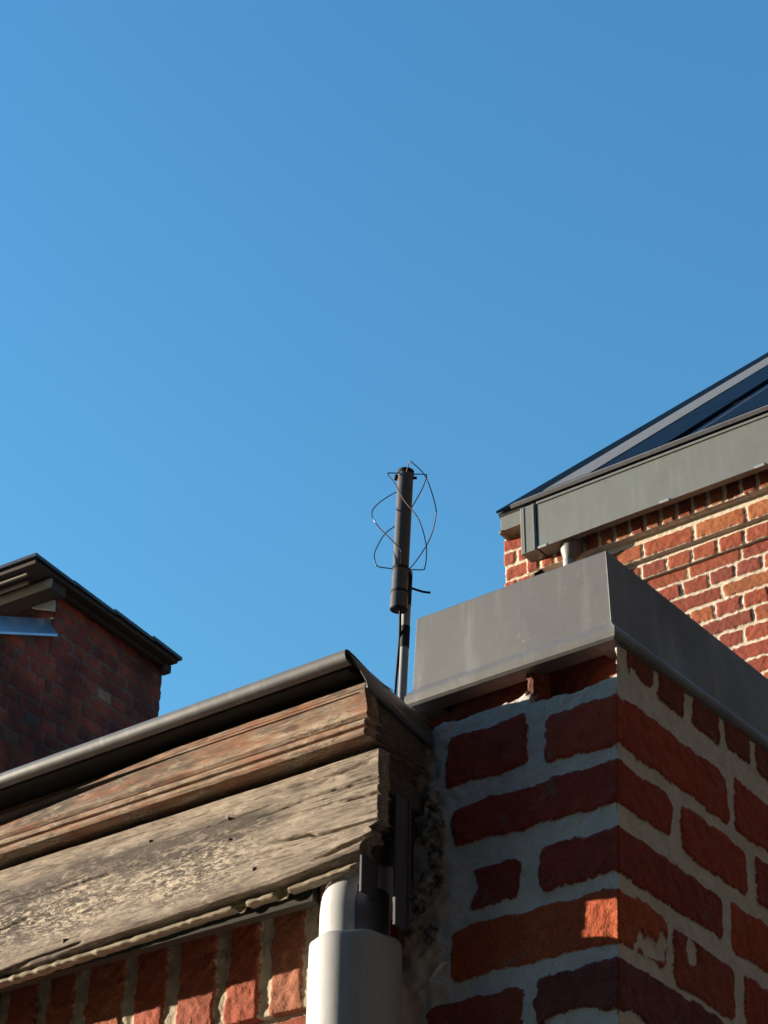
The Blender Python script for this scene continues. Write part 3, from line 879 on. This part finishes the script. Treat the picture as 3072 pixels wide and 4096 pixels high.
# mast beside the tube, with tape and cable
off = view_r * 0.0185 + away * 0.024
def on_mast(h): return on_axis(h) + off
low = (ANT.location.z - TB.z) / AX.z
link('mast', tube_me('mast', [on_mast(low - 0.0), on_mast(0.135)], 0.0112, 20), M_mast, ANT)
link('mast_foot', box_me('mast_foot', tuple(on_mast(low) - Vector((0.06, 0.06, 0.0))), tuple(on_mast(low) + Vector((0.06, 0.06, 0.012))), 0.003), M_mast, ANT)
link('tape', tube_me('tape', [on_mast(-0.085), on_mast(-0.025)], 0.0120, 20), M_black, ANT)
link('tape', tube_me('tape', [on_mast(0.035), on_mast(0.125)], 0.0118, 20), M_black, ANT)
cb = [on_axis(0.012) + view_r * 0.004, on_axis(-0.03) + off * 0.3, on_mast(-0.06) - view_r * 0.0125, on_mast(-0.10) - view_r * 0.0135, on_mast(-0.18) - view_r * 0.016, on_mast(-0.35) - view_r * 0.018, on_mast(-0.7) - view_r * 0.018, on_mast(low + 0.02) - view_r * 0.025]
link('cable', tube_me('cable', cb, 0.0035, 10), M_black, ANT, True)
cs = [on_mast(0.088) + view_r * 0.008, on_mast(0.083) + view_r * 0.022, on_mast(0.077) + view_r * 0.040, on_mast(0.075) + view_r * 0.058]
link('cable_stub', tube_me('cable_stub', cs, 0.0030, 10), M_black, ANT, True)
cs = [on_axis(0.12) + view_r * 0.021, on_axis(0.108) + view_r * 0.026, on_axis(0.095) + view_r * 0.027 + away * .02, on_mast(0.085) + view_r * 0.010]
link('cable_loop', tube_me('cable_loop', cs, 0.0026, 8), M_black, ANT, True)

# ================================================================== brick house on the right
BH = empty('brick_house', (-2.4, 6.5, 0), 'sunlit orange red brick house with box gutter, corbelled eaves and pitched dark roof', 'house')
XL = -3.797
crs = 0.0765
zt = 5.765
rows_ = 20
zb = zt - rows_ * crs
wb = bond(0, 5.0, zb, zt - 0.01, crs, 77, joint=0.013, first=0, odd=0.12, phase=0.03)
# corner pier rows above run to the roof
wb_up = [b for b in bond(0, 1.36, zt, 6.30, crs, 78, joint=0.014, odd=0.0, first=0, phase=0.0)]
brick_wall('wall', [(XL, 7.2), (XL, 6.0), (-1.0, 6.0)], zb, zt, 0.0065, wb, BH, M_right, recess=0.0035, seed=51, warp=0.004, bump_amp=0.0012)
brick_wall('wall', [(XL, 7.2), (XL, 6.0), (-3.62, 6.0)], zt, 6.30, 0.0065, wb_up, BH, M_right, recess=0.0035, seed=52, warp=0.004)
brick_wall('wall', [(XL, 7.2), (XL, 6.001), (-1.0, 6.001)], 0, zb, 0.03, bond(0, 5.0, 0.0, zb, crs, 79), BH, M_right, recess=0.003, seed=53)
def corbel(z0, z1, p, rowb, seed, under):
    brick_wall('corbel_course', [(-3.640, 6.002), (-3.640, 6.0 - p), (-1.0, 6.0 - p)], z0, z1, 0.0065, rowb, BH, M_right, recess=0.004, seed=seed, under=under, warp=0.003)
rnd = random.Random(8)
hd, st, sl = [], [], []
u = -0.05
while u < 3:
    c = rnd.choice(REDS + ODD[1:2]); hd.append((u + .007, u + .115, 5.830, 5.894, c, .006, 0)); u += 0.121
u = -0.12
while u < 3:
    c = rnd.choice([REDS[3], REDS[4], REDS[0], REDS[4]]); st.append((u + .007, u + .235, 5.916, 5.988, c, .006, 0)); u += 0.242
u = 0.0
while u < 3:
    c = rnd.choice(REDS); sl.append((u + .008, u + .0665, 6.0235, 6.30, c, .006, rnd.uniform(-.002, .003))); u += 0.0752
low1 = [(a, b, zt + .004, zt + .060, c, r_, l2) for a, b, z0_, z1_, c, r_, l2 in bond(0, 3, zt, zt + 0.05, crs, 80)]
brick_wall('wall', [(-3.62, 6.0), (-1.0, 6.0)], zt, 5.84, 0.0065, low1, BH, M_right, recess=0.0035, seed=54)
corbel(5.826, 5.912, 0.018, hd, 55, 0.018)
corbel(5.912, 6.020, 0.040, st, 56, 0.040)
corbel(6.020, 6.30, 0.074, sl, 57, 0.072)
link('wall_core', box_me('wall_core', (XL + 0.05, 6.03, 0), (-1.0, 10.0, 6.30)), M_dark, BH)

# box gutter
bm = bmesh.new()
bm_box(bm, (-3.524, 5.850, 6.070), (-0.9, 5.853, 6.310), 0)
bm_box(bm, (-3.524, 5.853, 6.0705), (-3.335, 5.972, 6.0735), 0)
bm_box(bm, (-3.338, 5.853, 6.074), (-3.335, 5.930, 6.30), 0)
bm_box(bm, (-3.334, 5.853, 6.0705), (-0.9, 5.885, 6.0735), 0)
bm_box(bm, (-3.334, 5.882, 6.074), (-0.9, 5.885, 6.200), 0)
bm_box(bm, (-3.334, 5.882, 6.200), (-0.9, 5.937, 6.203), 0)
bm_box(bm, (-3.524, 5.8445, 6.066), (-0.9, 5.8495, 6.078), 0.001)
bm_box(bm, (-3.524, 5.843, 6.300), (-0.9, 5.8495, 6.312), 0.002)
GU = link('box_gutter', bm_done(bm, 'box_gutter'), M_gutter, BH)
bm = bmesh.new()
bm_box(bm, (-3.612, 5.847, 6.067), (-3.532, 5.975, 6.312), 0.004)
bm_box(bm, (-3.596, 5.8445, 6.070), (-3.590, 5.8465, 6.308), 0.001)
bm_box(bm, (-3.545, 5.8430, 6.068), (-3.538, 5.8465, 6.310), 0.001)
link('gutter_end_cap', bm_done(bm, 'gutter_end_cap'), M_gutter, GU)
link('joint_gap', box_me('joint_gap', (-3.5325, 5.853, 6.072), (-3.5235, 5.970, 6.305)), M_black, GU)
for x in (-3.50, -2.90, -2.46, -1.9):
    link('gutter_clip', box_me('gutter_clip', (x - 0.022, 5.8415, 6.063), (x + 0.022, 5.8455, 6.075), 0.001), M_nail, GU)
# outlet and small downpipe under the gutter
HP = empty('house_downpipe', (-3.40, 5.92, 0), 'slim grey rainwater pipe under the box gutter of the brick house', 'drainpipe')
link('outlet', tube_me('outlet', [(-3.395, 5.915, 6.071), (-3.400, 5.915, 6.03), (-3.410, 5.916, 6.00)], [0.052, 0.044, 0.028], 28), M_gutter, HP)
link('pipe', tube_me('pipe', [(-3.412, 5.916, 6.02), (-3.414, 5.916, 0.0)], 0.027, 24), zinc_mat('pale_pipe_zinc', (0.42, 0.40, 0.37), 0.1, 0.5, 0.3), HP)

# roof
tp = math.tan(R(43.2))
def rz(y, lift=0.0): return 6.399 + (y - 5.93) * tp + lift
def roof_slab(name, xa, xb, ya, yb, lift, th, m, parent, xa2=None):
    """slab lying on the roof slope, th thick, standing lift above it"""
    nn = Vector((0, -math.sin(R(43.2)), math.cos(R(43.2))))
    V = []
    for l_ in (lift - th, lift):
        for (x, y) in ((xa, ya), (xb, ya), (xb, yb), (xa if xa2 is None else xa2, yb)):
            p = Vector((x, y, rz(y))) + nn * l_
            V.append(tuple(p))
    me = npmesh(name, V, [(3, 2, 1, 0), (4, 5, 6, 7), (0, 1, 5, 4), (1, 2, 6, 5), (2, 3, 7, 6), (3, 0, 4, 7)])
    return link(name, me, m, parent)
M_slate, n_, l_, b_ = mat('dark_roof_tile', 0.55)
t_ = NT(M_slate)
l_.new(t_.mix(t_.rng(t_.noise(12, 5, 0.6), 0.35, 0.65), (0.035, 0.028, 0.026), (0.06, 0.045, 0.04)), b_.inputs['Base Color'])
M_panel, _n, _l, _b = mat('dark_blue_glass_panel', 0.35, 0.0, (0.006, 0.009, 0.017))
_b.inputs['IOR'].default_value = 1.04
M_verge, _n, _l, _b = mat('dark_painted_metal', 0.6, 0.0, (0.006, 0.012, 0.022))
_b.inputs['IOR'].default_value = 1.05
M_pale = zinc_mat('pale_zinc_band', (0.18, 0.18, 0.18), 0.1, 0.65, 0.3, (0.34, 0.33, 0.32))
roof_slab('roof', -3.783, -0.9, 5.932, 12.0, -0.004, 0.05, M_slate, BH)
roof_slab('verge_strip', -3.785, -3.545, 5.928, 12.0, 0.012, 0.012, M_verge, BH)
roof_slab('pale_flashing', -3.548, -3.300, 5.960, 12.0, 0.020, 0.016, M_pale, BH)
y_ = 6.0
for k, (ya, yb) in enumerate(((5.99, 6.80), (6.815, 8.45), (8.465, 10.1))):
    for xa, xb in ((-3.285, -2.935), (-2.755, -1.80), (-1.79, -1.0)):
        pn = roof_slab('solar_panel', xa, xb, ya, yb, 0.016, 0.014, M_panel, BH)
roof_slab('eave_strip', -3.70, -0.9, 5.915, 5.955, 0.016, 0.016, M_pale, BH)
link('eave_board', box_me('eave_board', (-3.64, 5.976, 6.30), (-0.9, 6.02, 6.42)), M_dark, BH)
# zinc corner box at the verge foot
bm = bmesh.new()
bm_box(bm, (-3.768, 5.932, 6.296), (-3.645, 6.05, 6.372), 0.003)
bm_box(bm, (-3.776, 5.926, 6.282), (-3.760, 6.05, 6.300), 0.004)
link('corner_box', bm_done(bm, 'corner_box'), M_gutter, BH)

# ================================================================== brick building on the left
LO = Vector((-6.789, 6.948, 0))
ang = R(4.10)
LA = Vector((math.cos(ang), math.sin(ang), 0))     # outward from the shaded side
LBv = Vector((-math.sin(ang), math.cos(ang), 0))   # along that side, away from camera
def lb(u, s, z): return LO + LA * u + LBv * s + Vector((0, 0, z))
def lbx(v): return lb(v.x, v.y, v.z)
BL = empty('old_brick_building', tuple(lb(-1.5, -1.0, 0)), 'old dark brick building in shade with a flat slate roof edge and blue grey flashing', 'building')
dk = [(0.34, 0.075, 0.040), (0.30, 0.062, 0.036), (0.38, 0.09, 0.042), (0.24, 0.055, 0.036)]
xy = lambda u, s: (lb(u, s, 0).x, lb(u, s, 0).y)
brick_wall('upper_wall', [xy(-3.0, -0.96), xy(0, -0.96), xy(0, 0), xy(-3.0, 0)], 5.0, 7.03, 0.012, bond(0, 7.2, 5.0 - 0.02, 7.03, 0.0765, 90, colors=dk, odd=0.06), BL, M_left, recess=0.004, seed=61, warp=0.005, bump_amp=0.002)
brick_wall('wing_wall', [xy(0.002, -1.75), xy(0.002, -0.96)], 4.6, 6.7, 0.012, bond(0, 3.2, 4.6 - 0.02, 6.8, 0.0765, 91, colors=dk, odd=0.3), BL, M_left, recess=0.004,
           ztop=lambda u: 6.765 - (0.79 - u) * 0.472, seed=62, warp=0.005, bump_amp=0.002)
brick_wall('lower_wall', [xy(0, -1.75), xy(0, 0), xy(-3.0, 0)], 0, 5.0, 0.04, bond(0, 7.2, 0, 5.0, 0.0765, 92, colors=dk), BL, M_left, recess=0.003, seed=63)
def lbox(name, lo, hi, m, parent, bev=0.0):
    return link(name, box_me(name, lo, hi, bev, lbx), m, parent)
lbox('wall_core', (-2.95, -0.9, 0), (-0.05, -0.05, 7.03), M_dark, BL)
lbox('wing_core', (-2.95, -1.72, 0), (-0.05, -0.9, 6.35), M_dark, BL)
M_slab = mat('dark_slate', 0.45, 0, (0.035, 0.035, 0.045))[0]
M_brown = wood_mat('brown_soffit_wood', (0.075, 0.055, 0.045), (0.045, 0.032, 0.027), (0.02, 0.015, 0.013), green=0)
M_board = wood_mat('pale_cornice_wood', (0.42, 0.36, 0.27), (0.30, 0.25, 0.18), (0.15, 0.12, 0.09), green=0.1)
for a, b_, e in ((-1.270, -0.930, 0.106), (-0.945, -0.575, 0.102), (-0.590, -0.225, 0.106), (-0.240, 0.034, 0.110)):
    def sx(v, a=a, b_=b_):
        t = (v.y - a) / (b_ - a)
        return lb(v.x, v.y, v.z + (0.008 if v.x > -2 else 0) * (t - 0.5) * -1.2)
    link('roof_slate', box_me('roof_slate', (-3.0, a, 7.082), (e, b_, 7.102), 0, sx), M_slab, BL)
lbox('soffit', (-3.0, -1.250, 7.055), (0.090, 0.020, 7.080), M_brown, BL, 0.002)
lbox('cornice_moulding', (0.004, -0.97, 7.026), (0.040, 0.012, 7.053), M_brown, BL, 0.006)
lbox('cornice_bracket', (-0.02, -0.050, 7.000), (0.045, 0.024, 7.053), M_brown, BL, 0.01)
# boards of the sunlit front cornice
lbox('cornice_board', (-3.0, -1.112, 6.982), (0.088, -1.098, 7.034), M_board, BL, 0.002)
lbox('cornice_board', (-3.0, -1.155, 7.020), (-0.045, -1.140, 7.038), M_board, BL, 0.002)
lbox('cornice_board', (-3.0, -1.215, 7.030), (0.00, -1.200, 7.044), M_board, BL, 0.002)
lbox('cornice_backing', (-3.0, -1.098, 6.99), (0.07, -0.965, 7.054), M_brown, BL, 0)
# pale triangle: the sunlit bit of the front face put into its colour
me = npmesh('sunlit_patch', [tuple(lb(u, s, z)) for s in (-0.990, -0.972) for u, z in ((0.012, 6.985), (0.016, 6.915), (-0.155, 6.985))],
            [(0, 1, 2), (5, 4, 3), (0, 3, 4, 1), (1, 4, 5, 2), (2, 5, 3, 0)])
link('sunlit_patch', me, mat('sunlit_patch_pale', 0.85, 0, (0.5, 0.5, 0.46))[0], BL)
# lean-to verge flashing following the slope
M_flash, n_, l_, b_ = mat('blue_grey_flashing', 0.3, 0.85)
t_ = NT(M_flash)
l_.new(t_.mix(t_.rng(t_.noise(5, 4, 0.6), 0.3, 0.7), (0.55, 0.58, 0.62), (0.38, 0.42, 0.48)), b_.inputs['Base Color'])
def flash(name, s0, s1, zoff0, zoff1, u0, u1, m):
    zz = lambda s: 6.765 + (s + 0.96) * 0.472
    V = []
    for u in (u0, u1):
        for s, zo in ((s0, zoff0), (s1, zoff0), (s1, zoff1), (s0, zoff1)):
            V.append(tuple(lb(u, s, zz(s) + zo)))
    me = npmesh(name, V, [(3, 2, 1, 0), (4, 5, 6, 7), (0, 1, 5, 4), (1, 2, 6, 5), (2, 3, 7, 6), (3, 0, 4, 7)])
    return link(name, me, m, BL)
def flash_tilt(name, s0, s1, z0o, z1o, ub, ut, m):
    """flashing whose upper edge leans back so that it mirrors the sky"""
    zz = lambda s: 6.765 + (s + 0.96) * 0.472
    V = []
    for d in (0, 0.003):
        for s, zo, u in ((s0, z0o, ub), (s1, z0o, ub), (s1, z1o, ut), (s0, z1o, ut)):
            V.append(tuple(lb(u - d, s, zz(s) + zo)))
    me = npmesh(name, V, [(3, 2, 1, 0), (4, 5, 6, 7), (0, 1, 5, 4), (1, 2, 6, 5), (2, 3, 7, 6), (3, 0, 4, 7)])
    return link(name, me, m, BL)
flash_tilt('flashing', -1.318, -0.955, 0.010, 0.125, 0.030, -0.030, M_flash)
flash_tilt('flashing', -1.77, -1.321, 0.010, 0.125, 0.034, -0.026, M_flash)
flash('flashing_lip', -1.77, -0.952, -0.006, 0.008, -0.01, 0.036, M_flash)
flash('lean_to_roof', -1.75, -0.965, 0.01, 0.03, -3.0, -0.035, M_slab)

# ================================================================== unseen blocks added behind and beside the camera to cut sky light
SKYB = empty('sky_blocker', (6.0, 3.0, 0), 'tall dark unseen block added to cut the sky light', 'building')
M_skyb = mat('dark_blocker', 0.95, 0, (0.022, 0.018, 0.016))[0]
link('wall', box_me('wall', (2.2, -9.0, 0), (9.0, 16.0, 12.0)), M_skyb, SKYB)  # added unseen block, cuts the sky light
link('wall', box_me('wall', (-7.0, -9.0, 0), (2.19, -4.0, 9.0)), M_skyb, SKYB)  # added unseen block, cuts the sky light
link('roof', sweep_me('roof', [(-9.3, 9.0), (-3.7, 9.0), (-6.5, 11.0)], -7.2, 2.18), M_slate, SKYB)  # added unseen piece, cuts the sky light
